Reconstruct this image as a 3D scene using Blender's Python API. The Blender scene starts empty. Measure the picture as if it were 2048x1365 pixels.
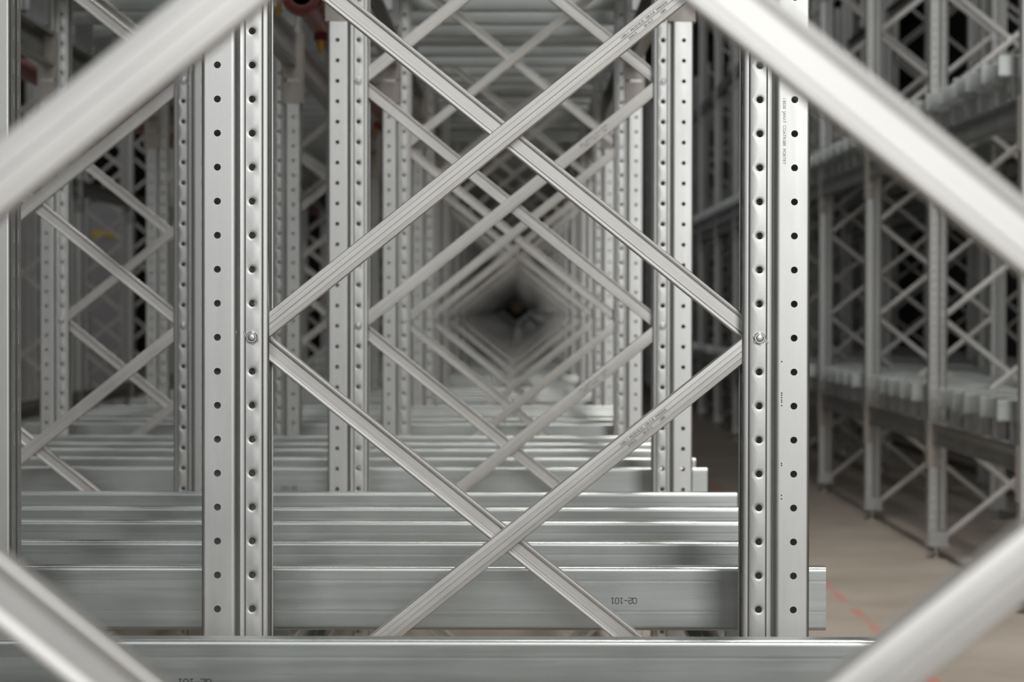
import bpy, bmesh, math, random
from mathutils import Vector, Matrix
random.seed(7)
S = bpy.context.scene
COL = S.collection
EYE = 1.34                      # eye height above the floor
D1, BAY = 3.551, 2.369          # distance of the sharply focused frame, frame spacing
HALF = 0.447                    # half of a frame's overall width
BOLT_U = 0.0742                 # bolt line, from the outer edge of an upright
NODE0 = EYE - 0.0421            # height of the brace node at eye level
Z_BOT, N_MOD = NODE0 - 0.05 * 24.5, 105
Z_TOP = Z_BOT + 0.05 * N_MOD
DEPTH = 0.08


# ---------------------------------------------------------------- materials
def new_mat(name):
    m = bpy.data.materials.new(name)
    m.use_nodes = True
    return m, m.node_tree.nodes, m.node_tree.links, m.node_tree.nodes['Principled BSDF']


def galvanized(name, stretch, tint=(0.60, 0.61, 0.605), rough=0.36, metal=0.94, bump=0.10, streak=0.16):
    m, N, L, B = new_mat(name)
    tc = N.new('ShaderNodeTexCoord')
    mp = N.new('ShaderNodeMapping'); mp.inputs['Scale'].default_value = stretch
    L.new(tc.outputs['Object'], mp.inputs['Vector'])
    n1 = N.new('ShaderNodeTexNoise'); n1.inputs['Scale'].default_value = 1.0
    n1.inputs['Detail'].default_value = 5; n1.inputs['Roughness'].default_value = 0.62
    L.new(mp.outputs['Vector'], n1.inputs['Vector'])
    n2 = N.new('ShaderNodeTexNoise'); n2.inputs['Scale'].default_value = 9.0
    n2.inputs['Detail'].default_value = 3
    L.new(tc.outputs['Object'], n2.inputs['Vector'])
    add = N.new('ShaderNodeMath'); add.operation = 'MULTIPLY_ADD'
    L.new(n2.outputs['Fac'], add.inputs[0]); add.inputs[1].default_value = 0.45
    L.new(n1.outputs['Fac'], add.inputs[2])
    cr = N.new('ShaderNodeValToRGB')
    lo = tuple(c * (1 - streak) for c in tint) + (1,)
    hi = tuple(min(1, c * (1 + streak * 0.8)) for c in tint) + (1,)
    cr.color_ramp.elements[0].position = 0.42; cr.color_ramp.elements[0].color = lo
    cr.color_ramp.elements[1].position = 0.98; cr.color_ramp.elements[1].color = hi
    L.new(add.outputs[0], cr.inputs['Fac']); L.new(cr.outputs['Color'], B.inputs['Base Color'])
    mr = N.new('ShaderNodeMapRange')
    mr.inputs['From Min'].default_value = 0.35; mr.inputs['From Max'].default_value = 1.05
    mr.inputs['To Min'].default_value = rough - 0.07; mr.inputs['To Max'].default_value = rough + 0.08
    L.new(add.outputs[0], mr.inputs['Value']); L.new(mr.outputs['Result'], B.inputs['Roughness'])
    B.inputs['Metallic'].default_value = metal
    n3 = N.new('ShaderNodeTexNoise'); n3.inputs['Scale'].default_value = 780.0
    n3.inputs['Detail'].default_value = 2
    L.new(tc.outputs['Object'], n3.inputs['Vector'])
    bp = N.new('ShaderNodeBump'); bp.inputs['Strength'].default_value = bump
    bp.inputs['Distance'].default_value = 0.0006
    L.new(n3.outputs['Fac'], bp.inputs['Height']); L.new(bp.outputs['Normal'], B.inputs['Normal'])
    return m


def paint(name, color, rough=0.5, metal=0.0, var=0.15, scale=14.0):
    m, N, L, B = new_mat(name)
    tc = N.new('ShaderNodeTexCoord')
    n = N.new('ShaderNodeTexNoise'); n.inputs['Scale'].default_value = scale; n.inputs['Detail'].default_value = 4
    L.new(tc.outputs['Object'], n.inputs['Vector'])
    cr = N.new('ShaderNodeValToRGB')
    cr.color_ramp.elements[0].position = 0.3
    cr.color_ramp.elements[0].color = tuple(c * (1 - var) for c in color) + (1,)
    cr.color_ramp.elements[1].position = 0.7
    cr.color_ramp.elements[1].color = tuple(min(1, c * (1 + var)) for c in color) + (1,)
    L.new(n.outputs['Fac'], cr.inputs['Fac']); L.new(cr.outputs['Color'], B.inputs['Base Color'])
    B.inputs['Roughness'].default_value = rough; B.inputs['Metallic'].default_value = metal
    return m


M_UP = galvanized('galvanized_upright', (40, 40, 3), tint=(0.63, 0.64, 0.635), rough=0.41, bump=0.11, streak=0.12)
M_RAIL = galvanized('galvanized_rail', (2.2, 60, 60), tint=(0.495, 0.525, 0.52), rough=0.33, bump=0.12, streak=0.16)
M_BRACE = galvanized('galvanized_brace', (2.5, 420, 420), tint=(0.72, 0.715, 0.70), rough=0.47, bump=0.05, streak=0.34, metal=0.86)
M_BEAM = galvanized('galvanized_beam', (40, 2.0, 40), tint=(0.34, 0.35, 0.345), rough=0.36, streak=0.16)
M_BOLT = galvanized('zinc_bolt', (90, 90, 90), tint=(0.55, 0.57, 0.575), rough=0.36, bump=0.03, streak=0.08, metal=1.0)
M_PLATE = paint('connector_steel', (0.50, 0.475, 0.44), rough=0.5, metal=0.45, var=0.10)
M_BRKT = galvanized('galvanized_bracket', (60, 60, 5), tint=(0.36, 0.37, 0.38), rough=0.45)
M_INK = paint('printing_ink', (0.07, 0.07, 0.08), rough=0.7, var=0.3, scale=300)
M_INKPALE = paint('faded_printing_ink', (0.40, 0.40, 0.41), rough=0.7, var=0.3, scale=300)
M_RED = paint('red_pipe_paint', (0.13, 0.017, 0.012), rough=0.38, var=0.25)
M_BRASS = paint('brass', (0.50, 0.30, 0.07), rough=0.35, metal=0.7)
M_WALL = paint('hall_wall_paint', (0.16, 0.16, 0.165), rough=0.8, var=0.08, scale=0.6)
M_WALLPALE = paint('pale_wall_paint', (0.46, 0.465, 0.46), rough=0.8, var=0.06, scale=0.5)
M_PANEL = paint('grey_partition_paint', (0.32, 0.32, 0.335), rough=0.6, var=0.05, scale=2)
M_YELLOW = paint('yellow_sign_paint', (0.55, 0.40, 0.03), rough=0.5, var=0.08)
M_DARK = paint('dark_rubber_pad', (0.03, 0.03, 0.03), rough=0.7)


def concrete():
    m, N, L, B = new_mat('concrete_floor')
    tc = N.new('ShaderNodeTexCoord')
    n1 = N.new('ShaderNodeTexNoise'); n1.inputs['Scale'].default_value = 0.9
    n1.inputs['Detail'].default_value = 8; n1.inputs['Roughness'].default_value = 0.65
    L.new(tc.outputs['Object'], n1.inputs['Vector'])
    cr = N.new('ShaderNodeValToRGB')
    cr.color_ramp.elements[0].position = 0.32; cr.color_ramp.elements[0].color = (0.27, 0.235, 0.20, 1)
    cr.color_ramp.elements[1].position = 0.72; cr.color_ramp.elements[1].color = (0.42, 0.38, 0.335, 1)
    L.new(n1.outputs['Fac'], cr.inputs['Fac'])
    # broken red chalk line along the aisle
    sx = N.new('ShaderNodeSeparateXYZ'); L.new(tc.outputs['Object'], sx.inputs['Vector'])
    nz = N.new('ShaderNodeTexNoise'); nz.inputs['Scale'].default_value = 2.6; nz.inputs['Detail'].default_value = 3
    L.new(tc.outputs['Object'], nz.inputs['Vector'])
    d = N.new('ShaderNodeMath'); d.operation = 'SUBTRACT'; L.new(sx.outputs['X'], d.inputs[0]); d.inputs[1].default_value = 1.505
    ab = N.new('ShaderNodeMath'); ab.operation = 'ABSOLUTE'; L.new(d.outputs[0], ab.inputs[0])
    lt = N.new('ShaderNodeMath'); lt.operation = 'LESS_THAN'; L.new(ab.outputs[0], lt.inputs[0]); lt.inputs[1].default_value = 0.022
    gt = N.new('ShaderNodeMapRange'); gt.inputs['From Min'].default_value = 0.40; gt.inputs['From Max'].default_value = 0.56
    gt.inputs['To Max'].default_value = 0.5
    L.new(nz.outputs['Fac'], gt.inputs['Value'])
    mu = N.new('ShaderNodeMath'); mu.operation = 'MULTIPLY'; L.new(lt.outputs[0], mu.inputs[0]); L.new(gt.outputs['Result'], mu.inputs[1])
    mx = N.new('ShaderNodeMix'); mx.data_type = 'RGBA'
    L.new(mu.outputs[0], mx.inputs['Factor']); L.new(cr.outputs['Color'], mx.inputs['A'])
    mx.inputs['B'].default_value = (0.55, 0.10, 0.075, 1)
    L.new(mx.outputs['Result'], B.inputs['Base Color'])
    B.inputs['Roughness'].default_value = 0.55
    return m


M_FLOOR = concrete()


# ---------------------------------------------------------------- mesh helpers
def mesh_from(name, V, F, mat, smooth=True, angle=35, merge=1e-5):
    me = bpy.data.meshes.new(name)
    me.from_pydata([tuple(v) for v in V], [], F)
    if merge:
        bm = bmesh.new(); bm.from_mesh(me)
        bmesh.ops.remove_doubles(bm, verts=bm.verts, dist=merge)
        bm.to_mesh(me); bm.free()
    me.materials.append(mat)
    if smooth:
        me.polygons.foreach_set('use_smooth', [True] * len(me.polygons))
        me.set_sharp_from_angle(angle=math.radians(angle))
    me.update()
    return me


def thicken(me, t, offset=-1.0, angle=35):
    ob = bpy.data.objects.new('tmp', me); COL.objects.link(ob)
    md = ob.modifiers.new('s', 'SOLIDIFY'); md.thickness = t; md.offset = offset
    dg = bpy.context.evaluated_depsgraph_get()
    out = bpy.data.meshes.new_from_object(ob.evaluated_get(dg))
    bpy.data.objects.remove(ob)
    out.name = me.name
    out.polygons.foreach_set('use_smooth', [True] * len(out.polygons))
    out.set_sharp_from_angle(angle=math.radians(angle))
    return out


class MB:
    def __init__(s): s.V = []; s.F = []
    def poly(s, pts):
        n = len(s.V); s.V += [tuple(p) for p in pts]; s.F.append(list(range(n, n + len(pts))))
    def box(s, x0, x1, y0, y1, z0, z1):
        n = len(s.V)
        s.V += [(x, y, z) for z in (z0, z1) for y in (y0, y1) for x in (x0, x1)]
        for f in ((0, 2, 3, 1), (4, 5, 7, 6), (0, 1, 5, 4), (2, 6, 7, 3), (0, 4, 6, 2), (1, 3, 7, 5)):
            s.F.append([n + i for i in f])
    def prism(s, c, axis, r0, r1, h0, h1, seg, rot=0.0):
        """frustum along axis ('x','y','z') around c, between offsets h0 and h1"""
        n = len(s.V)
        for r, h in ((r0, h0), (r1, h1)):
            for k in range(seg):
                a = rot + 2 * math.pi * k / seg
                p, q = r * math.cos(a), r * math.sin(a)
                s.V.append({'x': (c[0] + h, c[1] + p, c[2] + q), 'y': (c[0] + p, c[1] + h, c[2] + q),
                            'z': (c[0] + p, c[1] + q, c[2] + h)}[axis])
        for k in range(seg):
            k2 = (k + 1) % seg
            s.F.append([n + k, n + k2, n + seg + k2, n + seg + k])
        s.F.append([n + k for k in range(seg)]); s.F.append([n + seg + k for k in range(seg)][::-1])
    def lathe(s, c, axis, prof, seg):
        n = len(s.V); m = len(prof)
        for r, h in prof:
            for k in range(seg):
                a = 2 * math.pi * k / seg
                p, q = r * math.cos(a), r * math.sin(a)
                s.V.append({'x': (c[0] + h, c[1] + p, c[2] + q), 'y': (c[0] + p, c[1] + h, c[2] + q),
                            'z': (c[0] + p, c[1] + q, c[2] + h)}[axis])
        for j in range(m - 1):
            for k in range(seg):
                k2 = (k + 1) % seg
                s.F.append([n + j * seg + k, n + j * seg + k2, n + (j + 1) * seg + k2, n + (j + 1) * seg + k])
        s.F.append([n + k for k in range(seg)]); s.F.append([n + (m - 1) * seg + k for k in range(seg)][::-1])
    def mesh(s, name, mat, smooth=True, angle=35, merge=0):
        me = mesh_from(name, s.V, s.F, mat, smooth, angle, merge)
        bm = bmesh.new(); bm.from_mesh(me)
        bmesh.ops.recalc_face_normals(bm, faces=bm.faces)
        bm.to_mesh(me); bm.free()
        return me


def sweep(prof, axis_pts, place):
    """open profile (list of 2D) swept through stations; place(station, p) -> 3D"""
    V, F = [], []
    n = len(prof)
    for st in axis_pts:
        V += [place(st, p) for p in prof]
    for j in range(len(axis_pts) - 1):
        for i in range(n - 1):
            F.append([j * n + i, j * n + i + 1, (j + 1) * n + i + 1, (j + 1) * n + i])
    return V, F


# ---------------------------------------------------------------- meshes of the racking
mm = 0.001


def upright_mesh(side, near=True):
    """cold rolled upright, outer slotted face at u=0, open lips at u=98 mm; side -1 left, +1 right"""
    seg = 20 if near else 12
    V, F = [], []
    half = [(3, 40), (3, 37), (0.4, 34), (0, 33), (0, 32), 'SLOT', (0, 14), (0, 6), (0, 4.5), (0.6, 2.2), (2.2, 0.6), (4.5, 0), (6, 0), 'HOLEA', (43, 0), (44.8, 0), (48, 0.5), (50.6, 1.8),
            (52.4, 4.2), (53.2, 8.5), (53.6, 14), (55.0, 16.5), (57, 17), (61, 17), (62.8, 15.5), (63.4, 9.5), (63.8, 4.0), (65.0, 2.1),
            'HOLEB', (87.0, 2.1), (88.6, 2.7), (89.2, 5.0), (90.4, 6.0), (95.0, 6.0), (97.2, 7.0), (98.3, 9.0), (98.4, 11.5)]

    def add(pts):
        n = len(V); V.extend(pts); F.append(list(range(n, n + len(pts))))

    def P(u, v, z, far):
        v = 80 - v if far else v
        x = (-HALF + u * mm) if side < 0 else (HALF - u * mm)
        return (x, v * mm, z)

    def quad(a, b, za, zb, far):
        q = [P(*a, za, far), P(*b, za, far), P(*b, zb, far), P(*a, zb, far)]
        if (side > 0) != far: q.reverse()
        add(q)

    def emit(poly, far):
        q = [P(*p, far) for p in poly]
        if (side > 0) != far: q.reverse()
        add(q)

    for k in range(N_MOD):
        z0 = Z_BOT + 0.05 * k; zm = z0 + 0.025; z1 = z0 + 0.05
        for far in (False, True):
            i = 0
            while i < len(half) - 1:
                a = half[i]; nx = half[i + 1]
                if isinstance(nx, str):
                    b = half[i + 2]
                    if nx == 'SLOT':
                        vc, hw, hh = 24.0, 3.2, 0.011
                        rim = [(0, vc - hw, zm), (0, vc - hw, zm - hh), (0, vc, zm - hh), (0, vc + hw, zm - hh),
                               (0, vc + hw, zm), (0, vc + hw, zm + hh), (0, vc, zm + hh), (0, vc - hw, zm + hh)]
                        lo, hi = b[1], a[1]
                        cs = [(0, hi, z0), (0, vc, z0), (0, lo, z0), (0, lo, zm), (0, lo, z1), (0, vc, z1), (0, hi, z1), (0, hi, zm)]
                        emit([cs[0], cs[1], rim[2], rim[3], rim[4], cs[7]], far)
                        emit([cs[1], cs[2], cs[3], rim[0], rim[1], rim[2]], far)
                        emit([cs[3], cs[4], cs[5], rim[6], rim[7], rim[0]], far)
                        emit([cs[5], cs[6], cs[7], rim[4], rim[5], rim[6]], far)
                    else:
                        uc = 23.5 if nx == 'HOLEA' else 74.2
                        v = a[1]; r = 5.1
                        dim = near and nx == 'HOLEB'
                        rr = 9.0 if dim else r
                        ring = [(uc + rr * math.cos(2 * math.pi * j / seg), v, zm + rr * mm * math.sin(2 * math.pi * j / seg)) for j in range(seg)]
                        q = seg // 4
                        E, Np, W, Sp = (b[0], v, zm), (uc, v, z1), (a[0], v, zm), (uc, v, z0)
                        emit([E, (b[0], v, z1), Np] + [ring[j] for j in range(q, -1, -1)], far)
                        emit([Np, (a[0], v, z1), W] + [ring[j] for j in range(2 * q, q - 1, -1)], far)
                        emit([W, (a[0], v, z0), Sp] + [ring[j] for j in range(3 * q, 2 * q - 1, -1)], far)
                        emit([Sp, (b[0], v, z0), E] + [ring[j % seg] for j in range(4 * q, 3 * q - 1, -1)], far)
                        if dim:
                            prev = ring
                            for r2, dv in ((7.0, 0.1), (r, 0.45)):
                                cur = [(uc + r2 * math.cos(2 * math.pi * j / seg), v + dv, zm + r2 * mm * math.sin(2 * math.pi * j / seg)) for j in range(seg)]
                                for j in range(seg):
                                    j2 = (j + 1) % seg
                                    emit([cur[j], prev[j], prev[j2], cur[j2]], far)
                                prev = cur
                    i += 2
                else:
                    quad(a, nx, z0, zm, far); quad(a, nx, zm, z1, far)
                    i += 1
    me = mesh_from('upright', V, F, M_UP)
    return thicken(me, 0.002, -1.0)


def brace_mesh(kind):
    """brace along local +X; local Y is depth (towards -Y = camera), local Z across"""
    Lb = math.hypot(2 * (HALF - BOLT_U * 1.0), 0.6)
    if kind == 'front':
        h = [(15, 21), (15, 2.4), (14.6, 1.5), (13.8, 1.0), (7.5, 0.42), (7.0, 0.12), (0.5, 0.0), (0.0, 0.35)]
        pr = [(-13, 23)] + [(-a, b) for a, b in h] + h[-2::-1] + [(13, 23)]
    else:
        h = [(15, 21), (15, 1.8), (14.4, 0.7), (13.4, 0.25), (12.8, 0.2), (9.6, 0.5), (9.0, 0.7), (7.9, 1.35), (7.2, 1.5), (6.4, 1.5)]
        pr = [(-13, 23)] + [(-a, b) for a, b in h] + h[::-1] + [(13, 23)]
    st = [-0.007] + [Lb * t / 8 for t in range(1, 8)] + [Lb + 0.007]
    off = 13.5 if kind == 'front' else 41.5
    V, F = sweep(pr, st, lambda s, p: (s, (p[1] + off) * mm, p[0] * mm))
    F = [f[::-1] for f in F]
    me = mesh_from('diagonal_brace', V, F, M_BRACE, merge=0)
    return thicken(me, 0.0015, -1.0, 4 if kind == 'front' else 24), Lb


def rail_mesh(x0, x1):
    pr = [(30, 11), (36, 8), (37.5, 4), (36.5, 1), (33, 0), (31, 0), (7, 0), (5, 0), (2.4, 0.6), (0.6, 2.4), (0, 5), (0, 7), (0, 26.5), (0, 28), (0.05, 29.2), (0.05, 30.8), (0, 32), (0, 33.5), (0, 74.5), (0, 76), (0.05, 77.2), (0.05, 78.8),
          (0, 80), (0, 81.5), (0, 92.5), (0, 94.5), (0.5, 97), (1.6, 98.7), (3.2, 99.6), (5.5, 100), (7.5, 100), (31, 100), (33, 100), (36.5, 99), (37.5, 96), (36, 92), (30, 89)]
    st = [x0 + (x1 - x0) * t / 6 for t in range(7)]
    V, F = sweep(pr, st, lambda s, p: (s, p[0] * mm, p[1] * mm))
    F = [f[::-1] for f in F]
    me = mesh_from('rail', V, F, M_RAIL, merge=0, angle=50)
    return thicken(me, 0.002, -1.0)


def beam_mesh(flip):
    """C beam along +Y, open side towards +X (flip: -X); 40 x 120"""
    L0, L1 = DEPTH + 0.004, BAY - 0.004
    pr = [(20, 14), (20, 2), (18, 0), (-18, 0), (-20, 2), (-20, 30), (-17, 36), (-17, 84), (-20, 90), (-20, 118), (-18, 120), (18, 120), (20, 118), (20, 106)]
    V, F = sweep(pr, [L0, (L0 + L1) / 2, L1], lambda s, p: ((-p[0] if flip else p[0]) * mm, s, p[1] * mm))
    if flip: F = [f[::-1] for f in F]
    me = mesh_from('beam', V, F, M_BEAM, merge=0)
    return thicken(me, 0.002, -1.0)


def connector_mesh(flip, near_end):
    """end plate with a leg round the outer face; near_end: at the near end of the beam (behind an upright)"""
    b = MB()
    s = -1 if flip else 1            # s=1: outer side is -X
    y0, y1 = ((DEPTH + 0.0008, DEPTH + 0.0038) if near_end else (BAY - 0.0038, BAY - 0.0008))
    xa, xb = sorted((-0.036 * s, 0.028 * s))
    # plate with a slot: lower tongue, bridge pieces and upper part
    b.box(xa, xb, y0, y1, -0.125, -0.050)
    b.box(xa, xa + 0.006, y0, y1, -0.050, -0.042); b.box(xb - 0.006, xb, y0, y1, -0.050, -0.042)
    b.box(xa, xb, y0, y1, -0.042, 0.118)
    o = -0.036 * s
    xo = sorted((o, o - 0.003 * s))
    yy = (DEPTH - 0.05, y1) if near_end else (y0, BAY + 0.05)
    b.box(xo[0] - 0.0012 * (s > 0), xo[1] + 0.0012 * (s < 0), yy[0], yy[1], -0.125, 0.118)
    # bolt dimple
    b.prism((0.004 * s, y0 if not near_end else y1, -0.085), 'y', 0.006, 0.006, -0.0025 if not near_end else 0, 0 if not near_end else 0.0025, 10)
    return b.mesh('beam_connector', M_PLATE, angle=30)


def nut_mesh():
    b = MB()
    # washer-faced flange nut and thread end, towards the camera (-Y)
    b.prism((0, 0, 0), 'y', 0.0101, 0.0099, -0.0042, 0.0016, 6, rot=math.pi / 6 + 0.2)
    b.lathe((0, 0, 0), 'y', [(0.0086, -0.0042), (0.0085, -0.0056), (0.0074, -0.0066), (0.0060, -0.0066), (0.0056, -0.0052)], 24)
    b.lathe((0, 0, 0), 'y', [(0.0052, -0.005), (0.0052, -0.0076), (0.0044, -0.0086), (0.0036, -0.0088), (0.0010, -0.0089)], 20)
    return b.mesh('bolt', M_BOLT, angle=30)


def foot_mesh(side):
    b = MB()
    x = side * (HALF - 0.05)
    b.box(x - 0.062, x + 0.062, -0.018, DEPTH + 0.018, Z_BOT - 0.008, Z_BOT)
    b.box(x - 0.052, x + 0.052, -0.006, -0.002, Z_BOT, Z_BOT + 0.07)
    b.prism((x + 0.03, -0.006, Z_BOT + 0.03), 'y', 0.011, 0.011, -0.012, 0, 6)
    b.prism((x, DEPTH / 2, 0), 'z', 0.016, 0.016, 0.008, Z_BOT - 0.008, 12)
    b.prism((x, DEPTH / 2, 0), 'z', 0.04, 0.036, 0.0, 0.009, 16)
    return b.mesh('foot', M_BOLT, angle=30)


def bracket_mesh():
    b = MB()
    # upright plate with folded sides and foot flange, top flange under the rail
    b.box(-0.031, 0.031, 0.004, 0.007, 0.0, 0.100)
    b.box(-0.031, -0.028, 0.007, 0.036, 0.0, 0.100)
    b.box(0.028, 0.031, 0.007, 0.036, 0.0, 0.100)
    b.box(-0.031, 0.031, 0.004, 0.040, 0.0, 0.003)
    b.box(-0.031, 0.031, 0.004, 0.036, 0.0965, 0.0995)
    b.prism((0, 0.02, 0.003), 'z', 0.009, 0.009, 0, 0.007, 6)
    return b.mesh('bracket', M_BRKT, angle=30)


def rail_bolt_mesh():
    b = MB()
    b.prism((0, 0, 0), 'y', 0.012, 0.012, -0.002, 0.0, 18)
    b.prism((0, 0, 0), 'y', 0.0095, 0.0095, -0.009, -0.002, 6)
    return b.mesh('rail_bolt', M_BOLT, angle=30)


def text_mesh(txt, size, mat, bold=0.0, extra_lines=()):
    cu = bpy.data.curves.new('txt', 'FONT')
    cu.body = txt; cu.size = size; cu.align_x = 'CENTER'; cu.align_y = 'CENTER'; cu.offset = bold
    cu.space_line = 0.75
    ob = bpy.data.objects.new('txt', cu); COL.objects.link(ob)
    dg = bpy.context.evaluated_depsgraph_get()
    me = bpy.data.meshes.new_from_object(ob.evaluated_get(dg))
    bpy.data.objects.remove(ob)
    me.materials.clear(); me.materials.append(mat)
    return me


def joined(name, pieces, mat):
    """one mesh out of (mesh, matrix) pieces"""
    bm = bmesh.new()
    for me, mx in pieces:
        t = me.copy(); t.transform(mx)
        if mx.determinant() < 0: t.flip_normals()
        bm.from_mesh(t); bpy.data.meshes.remove(t)
    out = bpy.data.meshes.new(name); bm.to_mesh(out); bm.free()
    out.materials.append(mat)
    out.polygons.foreach_set('material_index', [0] * len(out.polygons))
    return out


UPL, UPR = upright_mesh(-1), upright_mesh(1)
UPL_F, UPR_F = upright_mesh(-1, False), upright_mesh(1, False)
BR_F, LB = brace_mesh('front')
BR_B, _ = brace_mesh('back')
NUT = nut_mesh()
FOOTL, FOOTR = foot_mesh(-1), foot_mesh(1)
BRKT, RBOLT = bracket_mesh(), rail_bolt_mesh()
BEAM = {False: beam_mesh(False), True: beam_mesh(True)}
CONN = {(f, n): connector_mesh(f, n) for f in (False, True) for n in (False, True)}


# ---------------------------------------------------------------- object helpers
def tag(o, label, cat, group=None, kind='thing'):
    if label: o['label'] = label
    if cat: o['category'] = cat
    if group: o['group'] = group
    if kind: o['kind'] = kind
    return o


def empty(name, loc):
    o = bpy.data.objects.new(name, None); COL.objects.link(o)
    o.location = loc; o.empty_display_size = 0.1
    return o


def obj(name, me, parent=None, loc=(0, 0, 0), mat4=None):
    o = bpy.data.objects.new(name, me); COL.objects.link(o)
    if parent: o.parent = parent
    if mat4 is not None: o.matrix_local = mat4
    else: o.location = loc
    return o


def copy_tree(o, loc):
    r = o.copy(); COL.objects.link(r); r.location = loc
    for c in o.children:
        d = c.copy(); COL.objects.link(d); d.parent = r
        for g in c.children:
            e = g.copy(); COL.objects.link(e); e.parent = d
    return r


ORD = ['', 'first', 'second', 'third', 'fourth', 'fifth', 'sixth', 'seventh', 'eighth', 'ninth', 'tenth', 'eleventh', 'twelfth',
       'thirteenth', 'fourteenth']


def fy(i): return D1 + BAY * (i - 1)


NODES = [k for k in range(-2, 6)]
XB = HALF - BOLT_U
ANG = math.atan2(0.6, 2 * XB)


def brace_mats():
    out = []
    for k in NODES[:-1]:
        z = NODE0 + 0.6 * k
        out.append((BR_F, Matrix.Translation((-XB, 0, z)) @ Matrix.Rotation(-ANG, 4, 'Y')))
        # the other diagonal, from top left down to bottom right
        out.append((BR_B, Matrix.Translation((-XB, 0, z + 0.6)) @ Matrix.Rotation(ANG, 4, 'Y')))
    return out


BM = brace_mats()


def frame_parts(root, ul, ur):
    obj('upright', ul, root); obj('upright', ur, root)
    for me, mx in BM: obj('diagonal_brace', me, root, mat4=mx)
    for k in NODES:
        for s in (-1, 1): obj('bolt', NUT, root, (s * XB, 0.0005, NODE0 + 0.6 * k))
    obj('foot', FOOTL, root); obj('foot', FOOTR, root)


proto_near = empty('rack_truss', (0, -100, 0)); frame_parts(proto_near, UPL, UPR)
proto_mid = empty('rack_truss', (0, -100, 0)); frame_parts(proto_mid, UPL_F, UPR_F)
I4 = Matrix.Identity(4)
FAR_FRAME = joined('rack_truss', [(UPL_F, I4), (UPR_F, I4)] + BM + [(FOOTL, I4), (FOOTR, I4)], M_UP)
FAR_FRAME.polygons.foreach_set('use_smooth', [True] * len(FAR_FRAME.polygons))
FAR_FRAME.set_sharp_from_angle(angle=math.radians(35))

CX = {'centre': -0.017, 'left': -1.1915, 'far_left': -3.647, 'right': 2.667, 'right_rear': 3.841}
FRAMES = {}


def put_frame(rack, i, label, group, detail):
    loc = (CX[rack], fy(i), 0)
    if detail == 'far': o = obj('rack_truss', FAR_FRAME, None, loc)
    else: o = copy_tree(proto_near if detail == 'near' else proto_mid, loc)
    tag(o, label, 'rack frame', group)
    FRAMES[(rack, i)] = o
    return o


near_words = {0: 'blurred bright cross-braced frame of the centre rack closest to the camera',
              1: 'sharply focused galvanized rack frame with crossed braces and punched uprights'}
for i in range(0, 28):
    if i in near_words: lab = near_words[i]
    elif i <= 8: lab = f'galvanized cross-braced frame of the centre rack, {ORD[i - 1]} one behind the sharp frame'
    else: lab = 'small dim cross-braced frame deep inside the centre rack tunnel'
    put_frame('centre', i, lab, 'frames of the centre rack', 'near' if i <= 4 else 'mid' if i <= 8 else 'far')
for i in range(1, 19):
    if i == 1: lab = 'left rack frame whose upright is cut by the left picture edge'
    elif i <= 6: lab = f'galvanized cross-braced frame of the left rack, {ORD[i]} one from the left picture edge'
    else: lab = 'small blurred cross-braced frame far back in the left rack'
    put_frame('left', i, lab, 'frames of the left rack', 'near' if i <= 4 else 'mid' if i <= 7 else 'far')
for i in range(6, 15):
    put_frame('far_left', i, 'blurred grey frame of the rack beyond the left aisle',
              'frames of the rack beyond the left aisle', 'mid' if i <= 8 else 'far')
for i in range(4, 19):
    if i == 4: lab = 'right rack frame whose upright shows at the right picture edge'
    elif i <= 8: lab = f'dim cross-braced frame of the rack across the right aisle, {ORD[i - 3]} from the right edge'
    else: lab = 'dark narrow frame far along the rack across the right aisle'
    put_frame('right', i, lab, 'frames of the rack across the right aisle', 'mid' if i <= 8 else 'far')
for i in range(6, 17):
    put_frame('right_rear', i, 'dark rear frame standing behind the right aisle rack', 'rear frames of the right racks', 'mid' if i <= 7 else 'far')
for p in (proto_near, proto_mid):
    for c in list(p.children): bpy.data.objects.remove(c)
    bpy.data.objects.remove(p)

# inkjet printing on the sharply focused frame
f1 = FRAMES[('centre', 1)]
ups = [c for c in f1.children if c.name.startswith('upright')]
right_up = [c for c in ups if c.data == UPR][0]
t = text_mesh('I 8550  JAN17  COATR38R  PORTRT', 0.0062, M_INKPALE)
# reads downwards on the face of the right upright
mx = Matrix.Translation((HALF - 0.039, -0.0004, EYE + (618 - 262) / 4836 * D1)) @ Matrix.Rotation(math.pi / 2, 4, 'X') @ Matrix.Rotation(-math.pi / 2, 4, 'Z')
o = obj('printed_marking', t, right_up, mat4=mx); o['label'] = 'pale inkjet print running down the face'
b = MB()
for y in (723, 786, 790, 795, 800, 804, 811, 927, 931, 991, 998):
    z = EYE + (618.6 - y) / 4836 * D1
    b.prism((HALF - 0.0415, -0.0004, z), 'y', 0.0011, 0.0011, -0.0002, 0.0002, 8)
o = obj('printed_dots', b.mesh('printed_dots', M_INK), right_up); o['label'] = 'row of small black ink dots'
braces1 = [c for c in f1.children if c.name.startswith('diagonal_brace') and c.data == BR_F]
braces2 = [c for c in FRAMES[('centre', 2)].children if c.name.startswith('diagonal_brace') and c.data == BR_F]
TB = text_mesh('1085-1  PROF18.35  100-5-8  5M0505K', 0.0054, M_INK)
TC = text_mesh('5M015         30-35-5         1085', 0.0054, M_INK)
for br in braces1 + braces2:
    xm = 0.742
    m1 = Matrix.Translation((xm, 0.0131, 0.0034)) @ Matrix.Rotation(math.pi / 2, 4, 'X')
    m2 = Matrix.Translation((xm, 0.0131, -0.0042)) @ Matrix.Rotation(math.pi / 2, 4, 'X')
    o = obj('printed_marking', TB, br, mat4=m1); o2 = obj('printed_marking', TC, br, mat4=m2)
    o['label'] = o2['label'] = 'small dark inkjet print along the brace'

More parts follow.
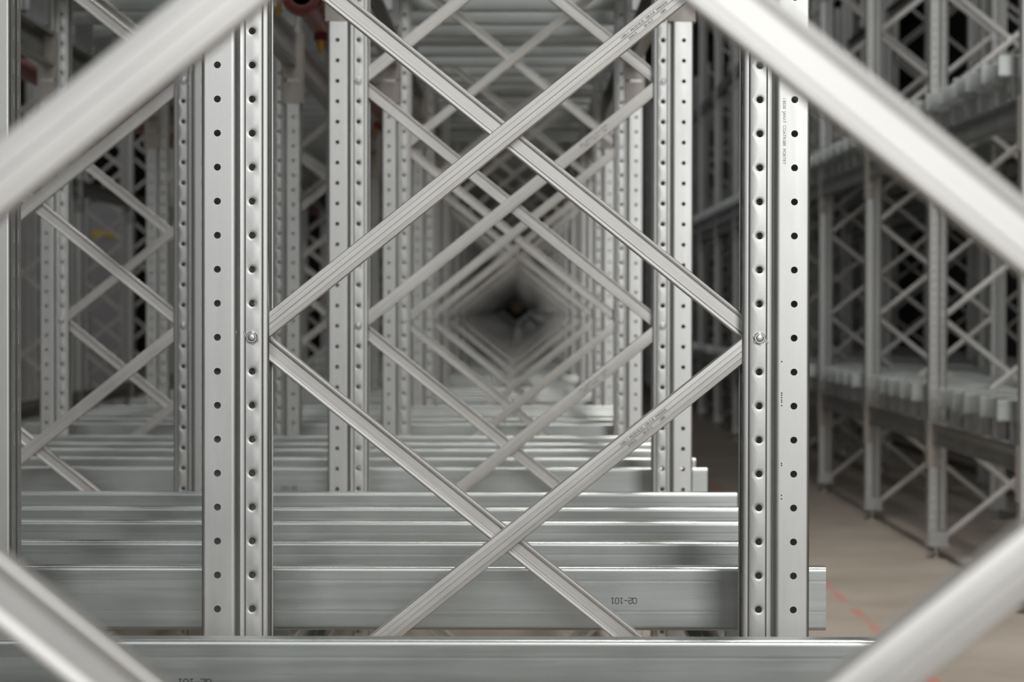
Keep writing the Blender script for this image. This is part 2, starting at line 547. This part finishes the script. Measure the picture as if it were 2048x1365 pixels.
# ---------------------------------------------------------------- rails lying across both racks
RX0, RX1 = -1.745, 0.485
RAIL = rail_mesh(RX0, RX1)
RAILR = rail_mesh(2.165, 4.34)
LOW, HIGH = EYE - 0.505, EYE + 1.05
OFF_LOW = [0.239, 0.644, 1.047, 1.37, 1.77]
OFF_UP = [0.239, 0.644, 1.05, 1.37, 1.77, 2.19]
BEAMX = [('centre', 0.395, True), ('centre', -0.43, False), ('left', -0.778, True), ('left', -1.6045, False)]
BEAMXR = [('right', 2.2545, False), ('right', 3.0795, True), ('right_rear', 3.4285, False), ('right_rear', 4.2535, True)]


def stroke_code(txt, h, w, adv, t):
    """thin plotter-like characters drawn as ribbons, centred on the origin"""
    arc = lambda cx, cy, r, a0, a1: [(cx + r * math.cos(math.radians(a0 + (a1 - a0) * k / 6)), cy + r * math.sin(math.radians(a0 + (a1 - a0) * k / 6))) for k in range(7)]
    r = 0.32
    G = {'0': [arc(r, 1 - r, r, 180, 90) + arc(0.8 - r, 1 - r, r, 90, 0) + arc(0.8 - r, r, r, 0, -90) + arc(r, r, r, -90, -180) + [(0, 1 - r)]],
         '2': [arc(0.4, 0.68, 0.36, 170, -40) + [(0.42, 0.46), (0.16, 0.38), (0.0, 0.12), (-0.06, 0.0), (0.8, 0.0)]],
         '-': [[(0.05, 0.45), (0.75, 0.45)]],
         '1': [[(0.2, 0.86), (0.42, 1.0), (0.42, 0.0)], [(0.16, 0.0), (0.66, 0.0)]]}
    V, F = [], []
    n = len(txt); x0 = -(n * adv) / 2
    for i, c in enumerate(txt):
        for line in G[c]:
            P = [Vector((x0 + i * adv + p[0] * w, (p[1] - 0.5) * h, 0)) for p in line]
            for k in range(len(P) - 1):
                d = (P[k + 1] - P[k])
                if d.length < 1e-7: continue
                u = d.normalized() * t * 0.4; nn = Vector((-d.y, d.x, 0)).normalized() * t / 2
                q = len(V)
                V += [P[k] - u + nn, P[k] - u - nn, P[k + 1] + u - nn, P[k + 1] + u + nn]; F.append([q, q + 1, q + 2, q + 3])
    return mesh_from('code', V, F, M_INK, smooth=False, merge=0)


CODE = stroke_code('02-101', 0.0088, 0.0072, 0.00695, 0.0011)


def build_rail(me, beams, with_parts):
    r = empty('support_rail', (0, 0, 0)) if with_parts else None
    if not with_parts: return None
    obj('rail_profile', me, r)
    for _, x, _f in beams:
        obj('bracket', BRKT, r, (x, 0, -0.100))
        obj('rail_bolt', RBOLT, r, (x + (0.014 if x > 0 else -0.014), 0, 0.03))
    return r


protoR = build_rail(RAIL, BEAMX, True)
protoRR = build_rail(RAILR, BEAMXR, True)


def far_rail(me, beams):
    return joined('support_rail', [(me, I4)] + [(BRKT, Matrix.Translation((x, 0, -0.1))) for _, x, _f in beams], M_RAIL)


FARR, FARRR = far_rail(RAIL, BEAMX), far_rail(RAILR, BEAMXR)


def code_on(rail, x):
    mx = Matrix.Translation((x, -0.0004, 0.047)) @ Matrix.Rotation(math.pi / 2, 4, 'X') @ Matrix.Rotation(math.pi, 4, 'Z')
    prof = [c for c in rail.children if c.name.startswith('rail_profile')][0]
    o = obj('printed_code', CODE, prof, mat4=mx); o['label'] = 'upside-down black code 02-101'


def bayname(i):
    return 'the nearest blurred frame' if i == 0 else 'the sharp frame' if i == 1 else f'the {ORD[i - 1]} frame beyond the sharp one'


for i in range(0, 19):
    for j, off in enumerate(OFF_LOW):
        if i == 0 and j < 3: continue
        loc = (0, fy(i) + off, LOW)
        if i == 0:
            lab = ('blurred wide galvanized rail crossing the bottom edge of the picture' if j == 4
                   else 'low galvanized rail in front of the bottom edge rail, nearest the camera')
        elif i <= 6: lab = f'lower cross rail, {ORD[j + 1]} one behind {bayname(i)}'
        else: lab = 'thin distant lower cross rail deep in the centre rack tunnel'
        if i <= 6: o = copy_tree(protoR, loc)
        else: o = obj('support_rail', FARR, None, loc)
        tag(o, lab, 'rail', 'lower cross rails of the centre and left racks')
        if (i, j) == (1, 0): code_on(o, 0.167); o['label'] = 'tall galvanized cross rail stamped 02-101, first behind the sharp frame'
        if (i, j) == (0, 4): code_on(o, -0.395)
        if (i, j) == (2, 0): code_on(o, -0.582)
for i in range(2, 18):
    for j, off in enumerate(OFF_UP):
        if i == 2 and j < 4: continue
        loc = (0, fy(i) + off, HIGH)
        if i <= 5: lab = f'overhead cross rail, {ORD[j + 1]} one behind {bayname(i)}'
        else: lab = 'thin distant overhead cross rail deep in the centre rack tunnel'
        if i <= 6: o = copy_tree(protoR, loc)
        else: o = obj('support_rail', FARR, None, loc)
        tag(o, lab, 'rail', 'overhead cross rails of the centre and left racks')
for i in range(4, 13):
    for lev, offs, z in (('lower', OFF_LOW, LOW), ('upper', OFF_UP, HIGH)):
        for j, off in enumerate(offs):
            loc = (0, fy(i) + off, z)
            if i <= 6: lab = f'{lev} rail end of the right aisle rack, {ORD[j + 1]} in its {ORD[i - 3]} bay from right'
            else: lab = f'small dark {lev} rail far along the right aisle rack'
            if i <= 6: o = copy_tree(protoRR, loc)
            else: o = obj('support_rail', FARRR, None, loc)
            tag(o, lab, 'rail', f'{lev} rails of the right aisle rack')
for p in (protoR, protoRR):
    for c in list(p.children): bpy.data.objects.remove(c)
    bpy.data.objects.remove(p)


# ---------------------------------------------------------------- beams along the racks
def beam_proto(flip):
    b = empty('rack_beam', (0, -100, 0))
    obj('beam_profile', BEAM[flip], b)
    obj('beam_connector', CONN[(flip, True)], b); obj('beam_connector', CONN[(flip, False)], b)
    return b


FARB = {f: joined('rack_beam', [(BEAM[f], I4), (CONN[(f, True)], I4), (CONN[(f, False)], I4)], M_BEAM) for f in (False, True)}
BP = {f: beam_proto(f) for f in (False, True)}
LOWB, HIGHB = LOW - 0.221, HIGH - 0.221
SIDE = {0.395: 'right side of the centre rack', -0.43: 'left side of the centre rack', -0.778: 'right side of the left rack', -1.6045: 'left side of the left rack',
        2.2545: 'front of the right aisle rack', 3.0795: 'back of the right aisle rack', 3.4285: 'front of the right rear rack', 4.2535: 'back of the right rear rack',
        -3.2345: 'rack beyond the left aisle'}


def put_beams(lines, bays, levels, near_to):
    for rack, x, flip in lines:
        for i in bays:
            if (rack, i) not in FRAMES or (rack, i + 1) not in FRAMES: continue
            for lev, z in levels:
                loc = (x, fy(i), z)
                if i <= near_to:
                    o = copy_tree(BP[flip], loc)
                    side = SIDE[x]
                    pos = bayname(i) if x < 1 and x > -3 else f'the {ORD[i - 3]} frame from right'
                    lab = f'{lev} beam, {side}, behind {pos}'
                else:
                    o = obj('rack_beam', FARB[flip], None, loc)
                    lab = f'far blurred {lev} beam along the {SIDE[x]}'
                tag(o, lab, 'beam', f'beams along the {SIDE[x]}')


two = (('lower', LOWB), ('upper', HIGHB))
put_beams(BEAMX, range(0, 18), two, 5)
put_beams(BEAMXR[:2], range(4, 15), two + (('topmost', HIGHB + 1.555),), 6)
put_beams(BEAMXR[2:], range(6, 13), two, 5)
put_beams([('far_left', -3.2345, True)], range(6, 14), two, 5)
for p in BP.values():
    for c in list(p.children): bpy.data.objects.remove(c)
    bpy.data.objects.remove(p)


# ---------------------------------------------------------------- sprinkler pipes
def pipe_thing(x, h, y0, y1, joints, label, group):
    z = EYE + h
    p = empty('sprinkler_pipe', (x, y0, z)); tag(p, label, 'pipe', group)
    b = MB()
    b.lathe((0, 0, 0), 'y', [(0.030, 0.004), (0.030, 0), (0.037, 0), (0.037, y1 - y0)], 20)
    obj('pipe_run', b.mesh('pipe_run', M_RED), p)
    for yj in joints:
        c = MB()
        c.lathe((0, yj - y0, 0), 'y', [(0.040, -0.026), (0.054, -0.024), (0.058, -0.012), (0.058, 0.012), (0.054, 0.024), (0.040, 0.026)], 24)
        for s in (-1, 1): c.box(min(s * 0.05, s * 0.082), max(s * 0.05, s * 0.082), yj - y0 - 0.016, yj - y0 + 0.016, -0.016, 0.016)
        cp = obj('pipe_coupling', c.mesh('pipe_coupling', M_RED), p)
        for s in (-1, 1):
            d = MB()
            d.prism((s * 0.066, yj - y0 - 0.002, -0.016), 'z', 0.010, 0.007, 0, -0.038, 8)
            obj('coupling_bolt', d.mesh('coupling_bolt', M_BRASS), cp)
        yt = yj + 0.63
        if yt < y1 - 0.1:
            t = MB()
            t.prism((0, yt - y0, 0), 'z', 0.021, 0.020, -0.02, -0.056, 16)
            tee = obj('sprinkler_outlet', t.mesh('sprinkler_outlet', M_RED), p)
            n = MB()
            n.lathe((0, yt - y0, 0), 'z', [(0.015, -0.056), (0.014, -0.066), (0.008, -0.078), (0.006, -0.094), (0.002, -0.098)], 14)
            obj('sprinkler_head', n.mesh('sprinkler_head', M_BRASS), tee)
    return p


pipe_thing(-0.604, 0.878, 6.76, 44.0, [6.79, 11.53, 16.27], 'dark red sprinkler pipe running in the gap between centre and left racks', 'sprinkler pipes')
pipe_thing(-1.86, 0.90, 5.2, 30.0, [7.9, 12.6, 17.4], 'dark red sprinkler pipe along the outer side of the left rack', 'sprinkler pipes')


# ---------------------------------------------------------------- the hall
def structure(name, b, mat, smooth=False):
    o = obj(name, b.mesh(name, mat, smooth=smooth)); o['kind'] = 'structure'
    return o


HX0, HX1, HY0, HY1, HZ = -11.0, 12.0, -10.0, 78.0, 10.0
b = MB(); b.box(HX0, HX1, HY0, HY1, -0.2, 0.0); structure('floor', b, M_FLOOR)
b = MB(); b.box(HX0, HX1, HY0, HY1, HZ, HZ + 0.2); structure('ceiling', b, M_WALL)
b = MB(); b.box(HX0 - 0.2, HX0, HY0, HY1, -0.2, HZ + 0.2)
structure('wall_left', b, M_WALLPALE)
b = MB(); b.box(HX1, HX1 + 0.2, HY0, HY1, -0.2, HZ + 0.2); structure('wall_right', b, M_WALL)
b = MB(); b.box(HX0, HX1, HY1, HY1 + 0.2, -0.2, HZ + 0.2); structure('wall_back', b, M_WALL)
# front wall behind the camera; its opening is invented to hold the fill lights
GX0, GX1, GZ0, GZ = -4.2, 3.9, 2.0, 9.2
b = MB()
b.box(HX0, GX0, HY0 - 0.2, HY0, -0.2, HZ + 0.2); b.box(GX1, HX1, HY0 - 0.2, HY0, -0.2, HZ + 0.2); b.box(GX0, GX1, HY0 - 0.2, HY0, GZ, HZ + 0.2)
b.box(GX0, GX1, HY0 - 0.2, HY0, -0.2, GZ0)
structure('wall_front', b, M_WALL)
# grey partition with a yellow sign, seen through the left racks
b = MB(); b.box(-6.4, -4.75, 30.0, 30.1, 0.0, EYE + 1.32)
tag(obj('partition_panel', b.mesh('partition_panel', M_PANEL, smooth=False)), 'grey partition panel standing far back behind the left racks', 'panel')
b = MB(); b.box(-5.28, -5.0, 29.985, 29.998, EYE + 0.885, EYE + 0.965)
tag(obj('wall_sign', b.mesh('wall_sign', M_YELLOW, smooth=False)), 'small yellow strip sign on the grey partition panel', 'sign')


# emissive disc invented for the dim warm light spot at the tunnel's end
m, N, L, B = new_mat('warm_glow')
B.inputs['Base Color'].default_value = (0.12, 0.10, 0.07, 1)
B.inputs['Emission Color'].default_value = (1.0, 0.72, 0.45, 1); B.inputs['Emission Strength'].default_value = 0.012
glow = empty('wall_glow', (0.0, HY1 - 0.002, EYE + 0.07)); tag(glow, 'tiny dim warm glow at the far end of the dark centre tunnel', 'glow')
b = MB(); b.lathe((0, 0, 0), 'y', [(0.24, 0), (0.24, -0.06), (0.215, -0.075), (0.205, -0.06)], 24)
obj('glow_rim', b.mesh('glow_rim', M_DARK), glow)
b = MB(); b.lathe((0, 0, 0), 'y', [(0.20, -0.06), (0.19, -0.10), (0.14, -0.13), (0.06, -0.145), (0.01, -0.147)], 24)
obj('glow_disc', b.mesh('glow_disc', m), glow)

# ---------------------------------------------------------------- light
def area(name, loc, rot, sx, sy, power, color, spread=180):
    l = bpy.data.lights.new(name, 'AREA'); l.shape = 'RECTANGLE'; l.size = sx; l.size_y = sy
    l.energy = power; l.color = color; l.spread = math.radians(spread)
    o = bpy.data.objects.new(name, l); COL.objects.link(o)
    o.location = loc; o.rotation_euler = rot
    return o


area('front_fill_cool', (-1.95, HY0 + 0.05, (GZ + GZ0) / 2), (math.radians(90), 0, 0), 4.4, GZ - GZ0 - 0.1, 138, (0.985, 1.0, 1.0))  # added cool fill behind the camera, no window known there
area('front_fill_warm', (2.1, HY0 + 0.05, (GZ + GZ0) / 2), (math.radians(90), 0, 0), 3.4, GZ - GZ0 - 0.1, 610, (1.0, 0.985, 0.955))  # added stronger warm fill that brightens the right-hand uprights
area('aisle_strip_lamp', (1.35, 8.0, HZ - 0.3), (0, 0, 0), 0.5, 12.0, 270, (1.0, 0.955, 0.88), 80)
for y in (8, 18, 30):
    area('left_aisle_fill', (-2.5, y, HZ - 0.3), (0, 0, 0), 0.5, 6.0, 26, (1.0, 0.98, 0.95), 100)  # added overhead fill to carry light deeper along the left
for y, p in ((22, 240), (38, 40)):
    area('left_hall_fill', (-6.5, y, HZ - 0.3), (0, 0, 0), 0.5, 6.0, p, (1.0, 0.99, 0.97))  # added fill that brightens the partition panel and left wall
area('window_daylight', (HX0 + 0.12, 46, 3.0), (0, math.radians(-90), 0), 4.6, 22, 90, (0.97, 0.99, 1.0))
w = bpy.data.worlds.new('world'); S.world = w; w.use_nodes = True
w.node_tree.nodes['Background'].inputs['Color'].default_value = (0.9, 0.95, 1.0, 1)
w.node_tree.nodes['Background'].inputs['Strength'].default_value = 0.3

# ---------------------------------------------------------------- camera
cam = bpy.data.cameras.new('camera'); co = bpy.data.objects.new('camera', cam); COL.objects.link(co)
cam.sensor_width = 36.0; cam.lens = 85.0; cam.clip_start = 0.05; cam.clip_end = 200
co.location = (0, 0, EYE)
F = 4836.0
pitch = math.atan(63.9 / F); yaw = math.atan(10.5 / F)
R = Matrix.Rotation(yaw, 4, 'Z') @ Matrix.Rotation(math.pi / 2 - pitch, 4, 'X') @ Matrix.Rotation(math.radians(0.08), 4, 'Z')
co.rotation_euler = R.to_euler()
cam.dof.use_dof = True; cam.dof.focus_distance = D1 + 0.02; cam.dof.aperture_fstop = 8.0
S.camera = co
S.view_settings.view_transform = 'Standard'; S.view_settings.look = 'None'
S.view_settings.exposure = 0.0; S.view_settings.gamma = 1.0; S.view_settings.use_curve_mapping = False
